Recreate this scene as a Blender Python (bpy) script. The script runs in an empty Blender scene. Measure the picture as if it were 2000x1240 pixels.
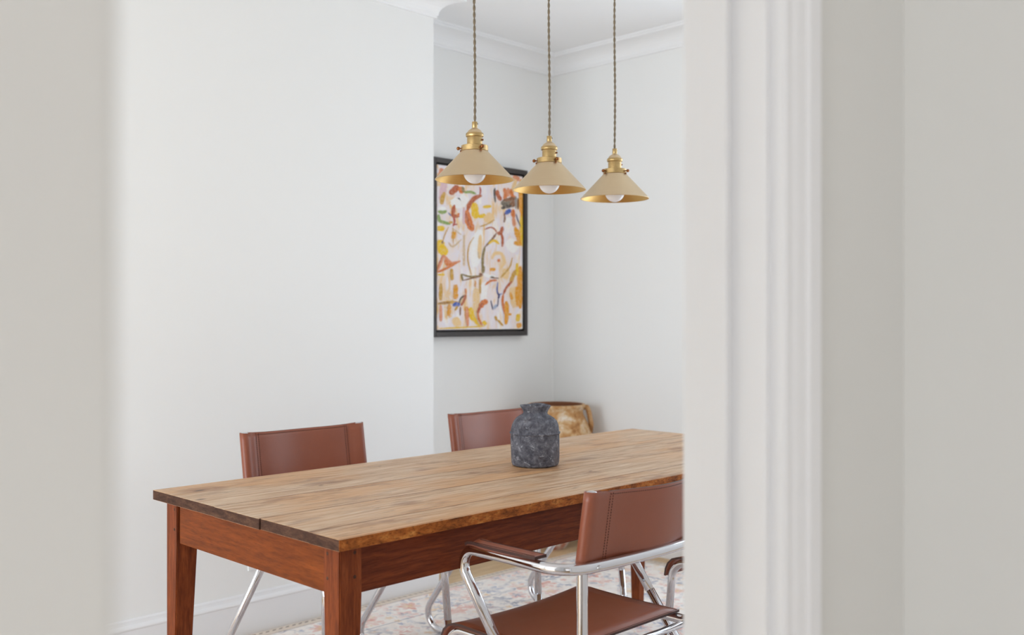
import bpy, bmesh, math, random
from mathutils import Vector, Matrix

random.seed(7)
SC = bpy.context.scene
COL = SC.collection
PI = math.pi

# ------------------------------------------------------------------ camera
# room axes: x runs along the table, y from the hall door to the chimney breast
cam_d = bpy.data.cameras.new('camera')
cam = bpy.data.objects.new('camera', cam_d)
COL.objects.link(cam)
cam.location = (0, 0, 1.235)
cam.rotation_euler = (PI / 2, 0, math.radians(-45.3))
cam_d.sensor_width = 36
cam_d.lens = 34.92
cam_d.clip_start = 0.02
cam_d.dof.use_dof = True
cam_d.dof.focus_distance = 2.7
cam_d.dof.aperture_fstop = 3.2
SC.camera = cam

# ------------------------------------------------------------------ world, lights, exposure
w = bpy.data.worlds.new('world'); SC.world = w
w.use_nodes = True
bg = w.node_tree.nodes['Background']
bg.inputs[0].default_value = (0.82, 0.90, 1.0, 1)
bg.inputs[1].default_value = 1.0

def area(name, loc, rot, sx, sy, power, col):
    l = bpy.data.lights.new(name, 'AREA'); l.shape = 'RECTANGLE'
    l.size = sx; l.size_y = sy; l.energy = power; l.color = col
    o = bpy.data.objects.new(name, l); COL.objects.link(o)
    o.location = loc; o.rotation_euler = rot
    return o
# daylight of the right window, then added fill lamps (each lamp stands just outside its panes)
area('daylight_right_window', (4.36, 1.72, 1.34), (0, PI / 2, 0), 2.15, 1.55, 38, (0.80, 0.905, 1.0))
area('added_fill_left', (-3.19, 2.20, 1.22), (0, -PI / 2, 0), 2.15, 2.20, 168, (0.82, 0.915, 1.0))  # added fill from the unseen left end, brightens the far wall
area('added_fill_hall_back', (0.50, -3.19, 1.55), (PI / 2, 0, 0), 1.50, 1.60, 17, (0.92, 0.96, 1.0))  # added fill behind the camera for the hall and door wall
area('added_fill_hall_side', (-4.19, -1.50, 1.55), (0, -PI / 2, 0), 1.60, 2.20, 150, (0.92, 0.96, 1.0))  # added unseen fill that evens out the hall's right wall

SC.view_settings.view_transform = 'Standard'
SC.view_settings.look = 'None'
SC.view_settings.gamma = 1
SC.view_settings.use_curve_mapping = False
SC.view_settings.exposure = -0.22
SC.cycles.max_bounces = 10
SC.cycles.diffuse_bounces = 6
SC.cycles.glossy_bounces = 4
SC.cycles.transparent_max_bounces = 24
SC.cycles.adaptive_threshold = 0.02

# ------------------------------------------------------------------ material helpers
def mat(name, col=(0.8, 0.8, 0.8), rough=0.5, metal=0.0, spec=0.5):
    m = bpy.data.materials.new(name); m.use_nodes = True
    b = m.node_tree.nodes['Principled BSDF']
    b.inputs['Base Color'].default_value = (*col, 1)
    b.inputs['Roughness'].default_value = rough
    b.inputs['Metallic'].default_value = metal
    b.inputs['Specular IOR Level'].default_value = spec
    return m

class NT:
    """small helper around a material's node tree"""
    def __init__(s, m):
        s.t = m.node_tree; s.b = s.t.nodes['Principled BSDF']
    def n(s, typ, **kw):
        nd = s.t.nodes.new(typ)
        for k, v in kw.items():
            setattr(nd, k, v)
        return nd
    def link(s, a, b): s.t.links.new(a, b)
    def put(s, sock, v):
        if isinstance(v, bpy.types.NodeSocket): s.link(v, sock)
        elif isinstance(v, (tuple, list)) and len(v) == 3 and sock.type == 'RGBA': sock.default_value = (*v, 1)
        else: sock.default_value = v
    def coord(s, out='Object'): return s.n('ShaderNodeTexCoord').outputs[out]
    def mapping(s, vec, loc=(0, 0, 0), rot=(0, 0, 0), scale=(1, 1, 1)):
        nd = s.n('ShaderNodeMapping'); s.link(vec, nd.inputs[0])
        nd.inputs[1].default_value = loc; nd.inputs[2].default_value = rot; nd.inputs[3].default_value = scale
        return nd.outputs[0]
    def noise(s, vec, scale=5, detail=3, rough=0.5, dist=0.0, out='Fac'):
        nd = s.n('ShaderNodeTexNoise')
        if vec is not None: s.link(vec, nd.inputs['Vector'])
        nd.inputs['Scale'].default_value = scale; nd.inputs['Detail'].default_value = detail
        nd.inputs['Roughness'].default_value = rough; nd.inputs['Distortion'].default_value = dist
        return nd.outputs[out]
    def vor(s, vec, scale=5, feature='F1', out='Distance', rnd=1.0):
        nd = s.n('ShaderNodeTexVoronoi', feature=feature)
        s.link(vec, nd.inputs['Vector']); nd.inputs['Scale'].default_value = scale
        nd.inputs['Randomness'].default_value = rnd
        return nd.outputs[out]
    def ramp(s, fac, stops, interp='LINEAR'):
        nd = s.n('ShaderNodeValToRGB'); s.link(fac, nd.inputs[0])
        cr = nd.color_ramp; cr.interpolation = interp
        while len(cr.elements) < len(stops): cr.elements.new(0.5)
        for e, (p, c) in zip(cr.elements, stops):
            e.position = p; e.color = (*c, 1) if len(c) == 3 else c
        return nd.outputs[0]
    def mix(s, fac, a, b, blend='MIX'):
        nd = s.n('ShaderNodeMix', data_type='RGBA', blend_type=blend)
        s.put(nd.inputs[0], fac); s.put(nd.inputs[6], a); s.put(nd.inputs[7], b)
        return nd.outputs[2]
    def math(s, op, a, b=0.0, c=None):
        nd = s.n('ShaderNodeMath', operation=op)
        s.put(nd.inputs[0], a); s.put(nd.inputs[1], b)
        if c is not None: s.put(nd.inputs[2], c)
        return nd.outputs[0]
    def vmath(s, op, a, b=(0, 0, 0), out=0):
        nd = s.n('ShaderNodeVectorMath', operation=op)
        s.put(nd.inputs[0], a); s.put(nd.inputs[1], b)
        return nd.outputs[out]
    def bump(s, h, strength=0.3, dist=0.01):
        nd = s.n('ShaderNodeBump'); s.link(h, nd.inputs['Height'])
        nd.inputs['Strength'].default_value = strength; nd.inputs['Distance'].default_value = dist
        s.link(nd.outputs[0], s.b.inputs['Normal'])
    def color(s, v): s.put(s.b.inputs['Base Color'], v)
    def rough(s, v): s.put(s.b.inputs['Roughness'], v)

def srgb(r, g, b):
    f = lambda c: (c / 255) / 12.92 if c / 255 <= 0.04045 else (((c / 255) + 0.055) / 1.055) ** 2.4
    return (f(r), f(g), f(b))

def m_wall(name, col):
    m = mat(name, col, 0.75, spec=0.25); t = NT(m)
    n = t.noise(t.coord(), 140, 2); t.bump(n, 0.05, 0.002)
    return m
M = {}
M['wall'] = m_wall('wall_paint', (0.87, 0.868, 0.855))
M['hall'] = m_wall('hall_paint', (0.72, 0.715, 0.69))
M['ceil'] = m_wall('ceiling_paint', (0.90, 0.90, 0.905))
M['trim'] = mat('white_gloss_trim', (0.84, 0.84, 0.85), 0.35)
M['chrome'] = mat('chrome', (0.66, 0.66, 0.69), 0.06, 1.0)
M['steel'] = mat('screw_steel', (0.55, 0.55, 0.56), 0.25, 1.0)
M['dark'] = mat('dark_hole', (0.02, 0.02, 0.02), 0.7)
M['plastic'] = mat('white_plastic', (0.85, 0.85, 0.84), 0.35)

def m_floor():
    m = mat('oak_board', (0.6, 0.45, 0.28), 0.45); t = NT(m)
    oi = t.n('ShaderNodeObjectInfo').outputs['Random']
    c = t.mapping(t.coord(), scale=(1.5, 16, 1))
    off = t.n('ShaderNodeCombineXYZ'); t.link(t.math('MULTIPLY', oi, 37.0), off.inputs[0]); t.link(t.math('MULTIPLY', oi, 11.0), off.inputs[2])
    c = t.vmath('ADD', c, off.outputs[0])
    n = t.noise(c, 4, 6, 0.6, 0.4)
    col = t.ramp(n, [(0.25, srgb(190, 158, 118)), (0.55, srgb(214, 184, 142)), (0.8, srgb(224, 198, 160))])
    t.color(t.mix(t.math('MULTIPLY', oi, 0.25), col, srgb(196, 160, 115)))
    return m
M['oak'] = m_floor()

def m_glass():
    m = bpy.data.materials.new('window_glass'); m.use_nodes = True
    nt = m.node_tree; nt.nodes.clear()
    o = nt.nodes.new('ShaderNodeOutputMaterial'); mx = nt.nodes.new('ShaderNodeMixShader')
    tr = nt.nodes.new('ShaderNodeBsdfTransparent'); gl = nt.nodes.new('ShaderNodeBsdfGlossy')
    gl.inputs['Roughness'].default_value = 0.02
    mx.inputs[0].default_value = 0.06
    nt.links.new(tr.outputs[0], mx.inputs[1]); nt.links.new(gl.outputs[0], mx.inputs[2])
    nt.links.new(mx.outputs[0], o.inputs[0])
    return m
M['glass'] = m_glass()

def m_tabletop():
    m = mat('scrubbed_pine', (0.6, 0.42, 0.28), 0.42, spec=0.3); t = NT(m)
    oi = t.n('ShaderNodeObjectInfo').outputs['Random']
    co = t.coord()
    off = t.n('ShaderNodeCombineXYZ'); t.link(t.math('MULTIPLY', oi, 23.0), off.inputs[0]); t.link(t.math('MULTIPLY', oi, 7.0), off.inputs[1])
    c = t.vmath('ADD', co, off.outputs[0])
    warp = t.noise(t.mapping(c, scale=(1.5, 3, 1)), 2.0, 2, out='Color')
    c2 = t.vmath('ADD', c, t.vmath('MULTIPLY', warp, (0.05, 0.05, 0)))
    grain = t.noise(t.mapping(c2, scale=(1.6, 26, 1)), 3.0, 7, 0.65)
    fine = t.noise(t.mapping(c2, scale=(5, 160, 1)), 2.0, 4, 0.7)
    col = t.ramp(grain, [(0.22, srgb(124, 88, 58)), (0.38, srgb(182, 144, 110)), (0.54, srgb(208, 178, 146)), (0.8, srgb(222, 202, 180))])
    col = t.mix(t.ramp(fine, [(0.3, (0.6, 0.6, 0.6)), (0.52, (0, 0, 0))]), col, srgb(136, 96, 64))
    # warm and bleached patches of an old scrubbed top
    patch = t.noise(t.mapping(c, scale=(1.4, 3.2, 1)), 1.7, 3, 0.55)
    col = t.mix(t.ramp(patch, [(0.44, (0, 0, 0)), (0.62, (0.62, 0.62, 0.62))]), col, srgb(202, 150, 98))
    patch2 = t.noise(t.mapping(c, loc=(3, 5, 0), scale=(2.2, 6, 1)), 2.1, 4, 0.6)
    col = t.mix(t.ramp(patch2, [(0.56, (0, 0, 0)), (0.70, (0.7, 0.7, 0.7))]), col, srgb(134, 92, 62))
    # knots and worm holes
    k = t.vor(t.mapping(c2, scale=(1.0, 2.3, 1)), 3.1)
    col = t.mix(t.ramp(k, [(0.035, (1, 1, 1)), (0.075, (0, 0, 0))]), col, srgb(70, 44, 28))
    k2 = t.vor(t.mapping(c, loc=(7, 2, 0), scale=(0.8, 2.0, 1)), 5.2)
    col = t.mix(t.ramp(k2, [(0.028, (0.95, 0.95, 0.95)), (0.05, (0, 0, 0))]), col, srgb(50, 32, 22))
    # thin drying cracks along the grain
    ck = t.noise(t.mapping(c2, loc=(1, 9, 0), scale=(0.9, 34, 1)), 1.6, 2, 0.4)
    col = t.mix(t.ramp(ck, [(0.495, (0, 0, 0)), (0.5, (0.85, 0.85, 0.85)), (0.505, (0, 0, 0))]), col, srgb(92, 60, 38))
    t.color(col)
    t.rough(t.ramp(grain, [(0.2, (0.5, 0.5, 0.5)), (0.8, (0.36, 0.36, 0.36))]))
    t.bump(grain, 0.12, 0.003)
    return m
M['top'] = m_tabletop()

def m_stain(name, dark, mid, light, scale=(2, 2, 30), rough=0.4):
    m = mat(name, mid, rough + 0.08, spec=0.14); t = NT(m)
    c = t.coord()
    g = t.noise(t.mapping(c, scale=scale), 3.0, 6, 0.62, 0.5)
    f = t.noise(t.mapping(c, scale=tuple(5 * k for k in scale)), 3.0, 3, 0.6)
    col = t.ramp(g, [(0.25, dark), (0.52, mid), (0.8, light)])
    col = t.mix(t.ramp(f, [(0.32, (0.55, 0.55, 0.55)), (0.5, (0, 0, 0))]), col, dark)
    t.color(col); t.bump(f, 0.08, 0.002)
    return m
M['edge'] = m_stain('amber_worn_edge', srgb(62, 32, 16), srgb(172, 98, 42), srgb(222, 156, 82), (7, 8, 16))
M['endgrain'] = m_stain('dark_end_grain', srgb(48, 32, 26), srgb(82, 56, 44), srgb(112, 82, 64), (20, 8, 30), 0.6)
M['apron_long'] = m_stain('red_brown_stain_lengthwise', srgb(70, 29, 14), srgb(116, 54, 27), srgb(146, 74, 36), (2, 20, 32))
M['apron_end'] = m_stain('red_brown_stain_crosswise', srgb(82, 36, 10), srgb(120, 57, 17), srgb(142, 73, 26), (20, 2.5, 26))
M['leg'] = m_stain('red_brown_stain_upright', srgb(76, 33, 15), srgb(124, 60, 29), srgb(152, 81, 42), (30, 30, 2.5))

def m_leather(name, a, b, rough=0.36):
    m = mat(name, a, rough, spec=0.5); t = NT(m)
    c = t.coord()
    n = t.noise(c, 7, 4, 0.6); g = t.vor(c, 420)
    t.color(t.mix(n, a, b))
    t.rough(t.ramp(n, [(0.3, (rough - 0.05,) * 3), (0.7, (rough + 0.07,) * 3)]))
    t.bump(g, 0.10, 0.001)
    return m
M['leather'] = m_leather('brown_leather', srgb(130, 69, 47), srgb(150, 84, 60))
M['strap'] = m_leather('dark_leather_edge', srgb(58, 34, 28), srgb(76, 44, 36), 0.5)
M['thread'] = mat('dark_thread', srgb(52, 26, 20), 0.8)

def m_brass(name, a, b, rough):
    m = mat(name, a, rough, 1.0); t = NT(m)
    n = t.noise(t.mapping(t.coord(), scale=(6, 6, 160)), 4, 3, 0.6)
    t.color(t.mix(n, a, b))
    t.rough(t.ramp(n, [(0.3, (rough - 0.04,) * 3), (0.7, (rough + 0.08,) * 3)]))
    tg = t.n('ShaderNodeTangent', direction_type='RADIAL', axis='Z')
    t.link(tg.outputs[0], t.b.inputs['Tangent']); t.b.inputs['Anisotropic'].default_value = 0.7
    return m
M['brass'] = m_brass('brushed_brass', srgb(206, 184, 150), srgb(220, 200, 168), 0.36)
M['brass_in'] = m_brass('satin_gold_lining', srgb(206, 164, 96), srgb(222, 184, 116), 0.34)
M['brass_dk'] = m_brass('aged_brass', srgb(176, 146, 98), srgb(198, 170, 120), 0.30)
M['screw_brass'] = mat('bronze_thumb_screw', srgb(150, 98, 60), 0.3, 1.0)
M['bulb'] = mat('opal_bulb_glass', (0.88, 0.88, 0.90), 0.15)
M['cord'] = mat('taupe_fabric_cord', srgb(134, 120, 100), 0.85)

def m_stone():
    m = mat('grey_washed_stone', (0.1, 0.1, 0.11), 0.85, spec=0.2); t = NT(m)
    c = t.coord()
    n = t.noise(c, 44, 9, 0.72, 0.5)
    col = t.ramp(n, [(0.30, srgb(58, 58, 64)), (0.45, srgb(90, 90, 98)), (0.58, srgb(118, 118, 126)), (0.72, srgb(180, 182, 190))])
    n2 = t.noise(c, 9, 4, 0.6)
    col = t.mix(t.ramp(n2, [(0.50, (0, 0, 0)), (0.70, (0.5, 0.5, 0.5))]), col, srgb(112, 98, 92))
    sc_ = t.noise(t.mapping(c, rot=(0.6, 0.5, 0.3), scale=(1, 1, 1.6)), 34, 3, 0.6, 1.5)
    col = t.mix(t.ramp(sc_, [(0.63, (0, 0, 0)), (0.69, (0.6, 0.6, 0.6))]), col, srgb(186, 188, 194))
    t.color(col)
    t.bump(t.math('ADD', n, t.math('MULTIPLY', sc_, 0.6)), 0.8, 0.007)
    return m
M['stone'] = m_stone()

def m_terra():
    m = mat('limewashed_terracotta', (0.5, 0.3, 0.15), 0.7, spec=0.3); t = NT(m)
    c = t.coord()
    n = t.noise(c, 15, 7, 0.68, 0.5)
    col = t.ramp(n, [(0.32, srgb(136, 88, 50)), (0.46, srgb(184, 136, 84)), (0.56, srgb(204, 172, 132)), (0.68, srgb(222, 212, 198))])
    z = t.n('ShaderNodeSeparateXYZ'); t.link(c, z.inputs[0])
    low = t.math('ADD', t.math('MULTIPLY', z.outputs[2], 1.0), t.math('MULTIPLY', n, 0.30))
    lime = t.ramp(low, [(0.30, (1, 1, 1)), (0.46, (0, 0, 0))])
    lw = t.ramp(t.noise(c, 14, 5, 0.6), [(0.42, srgb(176, 112, 88)), (0.58, srgb(212, 202, 192))])
    t.color(t.mix(lime, col, lw))
    t.bump(n, 0.3, 0.006)
    return m
M['terra'] = m_terra()
M['terra_in'] = mat('dark_terracotta_inside', srgb(120, 72, 42), 0.8)
M['frame'] = mat('black_brown_frame', srgb(58, 52, 50), 0.45)
M['frame_in'] = mat('black_float_gap', srgb(16, 15, 15), 0.6)

# ------------------------------------------------------------------ geometry helpers
def new_obj(name, verts, faces, m=None, parent=None, smooth=False, mats=None, fmat=None):
    me = bpy.data.meshes.new(name)
    me.from_pydata([tuple(v) for v in verts], [], faces)
    me.update()
    for mm in (mats or ([m] if m else [])): me.materials.append(mm)
    if fmat: me.polygons.foreach_set('material_index', fmat)
    if smooth: me.polygons.foreach_set('use_smooth', [True] * len(me.polygons))
    o = bpy.data.objects.new(name, me); COL.objects.link(o)
    if parent: o.parent = parent
    return o

def bm_obj(name, bm, m=None, parent=None, smooth=False, mats=None):
    me = bpy.data.meshes.new(name); bm.to_mesh(me); bm.free()
    for mm in (mats or ([m] if m else [])): me.materials.append(mm)
    if smooth: me.polygons.foreach_set('use_smooth', [True] * len(me.polygons))
    o = bpy.data.objects.new(name, me); COL.objects.link(o)
    if parent: o.parent = parent
    return o

def add_box(bm, x0, x1, y0, y1, z0, z1, bev=0.0, seg=2):
    r = bmesh.ops.create_cube(bm, size=1)
    vs = r['verts']
    for v in vs:
        v.co = Vector((x0 + (v.co.x + .5) * (x1 - x0), y0 + (v.co.y + .5) * (y1 - y0), z0 + (v.co.z + .5) * (z1 - z0)))
    if bev > 0:
        es = list({e for v in vs for e in v.link_edges})
        bmesh.ops.bevel(bm, geom=es, offset=bev, segments=seg, affect='EDGES', profile=0.5)

def box(name, x0, x1, y0, y1, z0, z1, m, parent=None, bev=0.0):
    bm = bmesh.new(); add_box(bm, x0, x1, y0, y1, z0, z1, bev)
    return bm_obj(name, bm, m, parent)

def boxes(name, lst, m, parent=None, bev=0.0):
    bm = bmesh.new()
    for b in lst: add_box(bm, *b, bev)
    return bm_obj(name, bm, m, parent)

def lathe_data(prof, n=48):
    """prof: list of (r, z); open profile revolved round z"""
    v = []; f = []
    for (r, z) in prof:
        for k in range(n):
            a = 2 * PI * k / n
            v.append((r * math.cos(a), r * math.sin(a), z))
    for i in range(len(prof) - 1):
        for k in range(n):
            k2 = (k + 1) % n
            f.append((i * n + k, i * n + k2, (i + 1) * n + k2, (i + 1) * n + k))
    return v, f

def lathe(name, prof, m, parent=None, n=48, smooth=True, angle=35, xf=None):
    v, f = lathe_data(prof, n)
    if xf: v = [xf(Vector(p)) for p in v]
    o = new_obj(name, v, f, m, parent, smooth)
    bm = bmesh.new(); bm.from_mesh(o.data)
    bmesh.ops.remove_doubles(bm, verts=bm.verts, dist=1e-5)
    bmesh.ops.recalc_face_normals(bm, faces=bm.faces)
    for e in bm.edges:
        if len(e.link_faces) == 2 and e.calc_face_angle(0) > math.radians(angle): e.smooth = False
    bm.to_mesh(o.data); bm.free()
    return o

def fillet(pts, rad, n=7):
    """round the inner corners of a polyline; rad: number or list per point"""
    P = [Vector(p) for p in pts]; out = [P[0]]
    for i in range(1, len(P) - 1):
        r = rad[i] if isinstance(rad, (list, tuple)) else rad
        a, b, c = P[i - 1], P[i], P[i + 1]
        d1 = (a - b).normalized(); d2 = (c - b).normalized()
        ang = d1.angle(d2)
        if r <= 0 or ang > PI - 0.02: out.append(b); continue
        t = min(r / math.tan(ang / 2), 0.49 * (a - b).length, 0.49 * (c - b).length)
        r2 = t * math.tan(ang / 2)
        cen = b + (d1 + d2).normalized() * (r2 / math.sin(ang / 2))
        s = b + d1 * t - cen; e = b + d2 * t - cen
        tot = s.angle(e); ax = s.cross(e).normalized()
        for k in range(n + 1):
            out.append(cen + Matrix.Rotation(tot * k / n, 3, ax) @ s)
    out.append(P[-1])
    return out

def tube_data(path, r, n=12, cap=True, flat=None):
    """sweep a circle (radius r, number or per-point list) along a path"""
    P = [Vector(p) for p in path]; N = len(P)
    T = []
    for i in range(N):
        a = P[max(i - 1, 0)]; b = P[min(i + 1, N - 1)]
        T.append((b - a).normalized())
    up = Vector((0, 0, 1)) if abs(T[0].z) < 0.9 else Vector((1, 0, 0))
    u = (up - T[0] * up.dot(T[0])).normalized()
    v = []; f = []
    for i in range(N):
        if i:
            u = (u - T[i] * u.dot(T[i])).normalized()
        b = T[i].cross(u)
        rr = r[i] if isinstance(r, (list, tuple)) else r
        for k in range(n):
            a = 2 * PI * k / n
            v.append(P[i] + u * (rr * math.cos(a)) + b * (rr * math.sin(a)))
    for i in range(N - 1):
        for k in range(n):
            k2 = (k + 1) % n
            f.append((i * n + k, i * n + k2, (i + 1) * n + k2, (i + 1) * n + k))
    if cap:
        f.append(tuple(range(n - 1, -1, -1))); f.append(tuple((N - 1) * n + k for k in range(n)))
    return v, f

def tube(name, path, r, m, parent=None, n=12):
    v, f = tube_data(path, r, n)
    o = new_obj(name, v, f, m, parent, True)
    return o

def prism(name, poly, z0, z1, m, parent=None, smooth=False):
    """poly (x, y) extruded in z"""
    n = len(poly)
    v = [(x, y, z0) for x, y in poly] + [(x, y, z1) for x, y in poly]
    f = [(k, (k + 1) % n, n + (k + 1) % n, n + k) for k in range(n)]
    f += [tuple(range(n - 1, -1, -1)), tuple(range(n, 2 * n))]
    o = new_obj(name, v, f, m, parent)
    bm = bmesh.new(); bm.from_mesh(o.data); bmesh.ops.recalc_face_normals(bm, faces=bm.faces); bm.to_mesh(o.data); bm.free()
    return o

def sweep_profile(name, path, prof, m, closed=False, side=1, parent=None):
    """axis-aligned polyline path (x, y) with mitred corners; prof = (offset to the left*side, z)"""
    P = [Vector(p) for p in path]; N = len(P)
    v = []; f = []
    def nrm(a, b):
        d = (b - a).normalized(); return Vector((-d.y, d.x)) * side
    for i in range(N):
        if closed or 0 < i < N - 1:
            n1 = nrm(P[i - 1], P[i]); n2 = nrm(P[i], P[(i + 1) % N])
            mt = (n1 + n2) / (1 + n1.dot(n2))
        else:
            mt = nrm(P[0], P[1]) if i == 0 else nrm(P[N - 2], P[N - 1])
        for (d, z) in prof:
            q = P[i] + mt * d; v.append((q.x, q.y, z))
    k = len(prof)
    for i in range(N if closed else N - 1):
        j = (i + 1) % N
        for a in range(k - 1):
            f.append((i * k + a, j * k + a, j * k + a + 1, i * k + a + 1))
    if not closed:
        f.append(tuple(range(k))); f.append(tuple((N - 1) * k + a for a in range(k)))
    o = new_obj(name, v, f, m, parent)
    bm = bmesh.new(); bm.from_mesh(o.data); bmesh.ops.recalc_face_normals(bm, faces=bm.faces); bm.to_mesh(o.data); bm.free()
    return o

def struct(o):
    o['kind'] = 'structure'; return o
def empty(name, loc=(0, 0, 0), rz=0.0):
    o = bpy.data.objects.new(name, None); COL.objects.link(o)
    o.location = loc; o.rotation_euler = (0, 0, rz); o.empty_display_size = 0.1
    return o
def tag(o, label, cat, group=None):
    o['label'] = label; o['category'] = cat
    if group: o['group'] = group
    return o
def copy_tree(o, parent=None):
    c = o.copy(); COL.objects.link(c); c.parent = parent
    for ch in list(o.children): copy_tree(ch, c)
    return c

# ------------------------------------------------------------------ room shell
XL, XR, YF, YA, YB = -3.00, 4.19, 0.70, 3.815, 3.46     # left wall, far wall, door wall, alcove wall, chimney breast
BX0, BX1 = 1.30, 2.985
HC = 2.70
T = 0.15
D0, D1, DH = 0.235, 1.008, 2.05                         # door opening
YH = 0.59                                               # hall face of the door wall
HR, HL, HB = 1.379, -4.00, -3.00                        # hall walls

fl = struct(box('floor', XL - T, XR + T, YF - 0.11, YA + T, -0.12, -0.02, mat('subfloor', (0.2, 0.14, 0.09), 0.8)))
plank_me = None
pw = 0.142
ny = int((YA - YF) / pw) + 1
for i in range(ny):
    y0 = YF + i * pw; y1 = min(y0 + pw - 0.0015, YA)
    if y1 - y0 < 0.02: continue
    cuts = [XL, XL + random.uniform(0.8, 1.6), XL + random.uniform(2.2, 3.2), XL + random.uniform(4.2, 5.4), XR]
    for a, b in zip(cuts[:-1], cuts[1:]):
        box('floorboard', a, b - 0.0015, y0, y1, -0.02, 0.0, M['oak'], fl, 0.0008)
struct(box('floor_hall', HL - T, HR + T, HB - T, YH + 0.11, -0.12, 0.0, mat('hall_floor', srgb(150, 120, 88), 0.5)))
struct(box('ceiling', XL - T, XR + T, YF - 0.11, YA + T, HC, HC + 0.12, M['ceil']))
struct(box('ceiling_hall', HL - T, HR + T, HB - T, YH, HC, HC + 0.12, M['ceil']))
struct(box('wall_back', XL - T, XR + T, YA, YA + T, 0, HC, M['wall']))
# unseen pier added to keep left fill off the door reveal, beam above
struct(boxes('added_shade_pier', [(-0.05, 0.09, YF, 1.26, 0, 2.58), (-0.05, 0.09, YF, YA, 2.58, HC)], M['wall']))
struct(box('wall_chimney_breast', BX0, BX1, YB, YA, 0, HC, M['wall']))

def wall_x(name, x0, x1, y0, y1, wy0, wy1, wz0, wz1, m):
    return struct(boxes(name, [(x0, x1, y0, wy0, 0, HC), (x0, x1, wy1, y1, 0, HC), (x0, x1, wy0, wy1, 0, wz0), (x0, x1, wy0, wy1, wz1, HC)], m))
def wall_y(name, y0, y1, x0, x1, wx0, wx1, wz0, wz1, m):
    lst = [(x0, wx0, y0, y1, 0, HC), (wx1, x1, y0, y1, 0, HC), (wx0, wx1, y0, y1, wz1, HC)]
    if wz0 > 0: lst.append((wx0, wx1, y0, y1, 0, wz0))
    return struct(boxes(name, lst, m))
wall_x('wall_right', XR, XR + T, YF, YA, 0.95, 2.50, 0.24, 2.42, M['wall'])
wall_x('wall_left', XL - T, XL, YF, YA, 1.10, 3.30, 0.12, 2.32, M['wall'])
# door wall: one leaf painted on the room side, one on the hall side
wall_y('wall_front', 0.645, YF, XL - T, XR + T, D0 - 0.028, D1 + 0.028, 0, DH + 0.028, M['wall'])
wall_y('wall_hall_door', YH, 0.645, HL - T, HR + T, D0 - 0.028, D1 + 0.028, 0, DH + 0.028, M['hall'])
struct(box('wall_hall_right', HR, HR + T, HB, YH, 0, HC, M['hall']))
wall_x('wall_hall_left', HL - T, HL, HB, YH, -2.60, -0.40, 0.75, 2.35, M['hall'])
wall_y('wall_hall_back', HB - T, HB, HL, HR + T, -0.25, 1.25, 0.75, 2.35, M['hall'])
# short return of the hall wall that the camera looks past
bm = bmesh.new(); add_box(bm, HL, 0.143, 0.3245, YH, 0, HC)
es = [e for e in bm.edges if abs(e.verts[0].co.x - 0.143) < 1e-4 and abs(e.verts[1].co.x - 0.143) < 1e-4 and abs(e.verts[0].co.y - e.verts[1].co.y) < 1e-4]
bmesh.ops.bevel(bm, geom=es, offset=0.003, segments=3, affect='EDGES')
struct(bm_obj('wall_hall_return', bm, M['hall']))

def window(name, axis, p, a0, a1, z0, z1):
    """sash window in a wall; axis 'x': wall plane x = p"""
    root = struct(empty(name, (0, 0, 0)))
    def bx(nm, u0, u1, d0, d1, zz0, zz1, m, par):
        if axis == 'x': return box(nm, p + d0, p + d1, u0, u1, zz0, zz1, m, par)
        return box(nm, u0, u1, p + d0, p + d1, zz0, zz1, m, par)
    w_ = 0.05
    fr = bx('window_frame', a0, a0 + w_, -0.04, 0.04, z0, z1, M['trim'], root)
    bx('window_frame', a1 - w_, a1, -0.04, 0.04, z0, z1, M['trim'], root)
    bx('window_frame', a0 + w_, a1 - w_, -0.04, 0.04, z1 - w_, z1, M['trim'], root)
    bx('window_frame', a0 + w_, a1 - w_, -0.04, 0.04, z0, z0 + w_, M['trim'], root)
    zm = (z0 + z1) / 2; am = (a0 + a1) / 2
    bx('meeting_rail', a0 + w_, a1 - w_, -0.025, 0.025, zm - 0.022, zm + 0.022, M['trim'], root)
    bx('glazing_bar', am - 0.011, am + 0.011, -0.018, 0.018, z0 + w_, zm - 0.022, M['trim'], root)
    bx('glazing_bar', am - 0.011, am + 0.011, -0.018, 0.018, zm + 0.022, z1 - w_, M['trim'], root)
    for (u0, u1) in ((a0 + w_, am - 0.011), (am + 0.011, a1 - w_)):
        for (q0, q1) in ((z0 + w_, zm - 0.022), (zm + 0.022, z1 - w_)):
            bx('pane', u0, u1, -0.002, 0.002, q0, q1, M['glass'], root)
    return root
window('window_1', 'x', XR + 0.09, 0.95, 2.50, 0.24, 2.42)
window('added_window_left', 'x', XL - 0.09, 1.10, 3.30, 0.12, 2.32)  # unseen opening made up for the left fill lamp
window('added_window_hall_back', 'y', HB - 0.09, -0.25, 1.25, 0.75, 2.35)  # added out of view to let in the rear hall fill
window('added_window_hall_side', 'x', HL - 0.09, -2.60, -0.40, 0.75, 2.35)  # added out of view to carry the side hall fill

# cornice: shallow cove all round the room, broken round the chimney breast
XD = 0.09
ring = [(XD, YF), (XR, YF), (XR, YA), (BX1, YA), (BX1, YB), (BX0, YB), (BX0, YA), (XD, YA)]
cz = 2.607
prof = [(0.0, cz), (0.012, cz), (0.012, cz + 0.010)]
for k in range(9):
    a = (PI / 2) * k / 8
    prof.append((0.016 + 0.085 * (1 - math.cos(a)), cz + 0.012 + 0.062 * math.sin(a)))
prof += [(0.108, cz + 0.076), (0.108, cz + 0.084), (0.118, cz + 0.084), (0.118, HC)]
struct(sweep_profile('trim_cornice', ring, prof, M['ceil'], closed=True, side=1))

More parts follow.
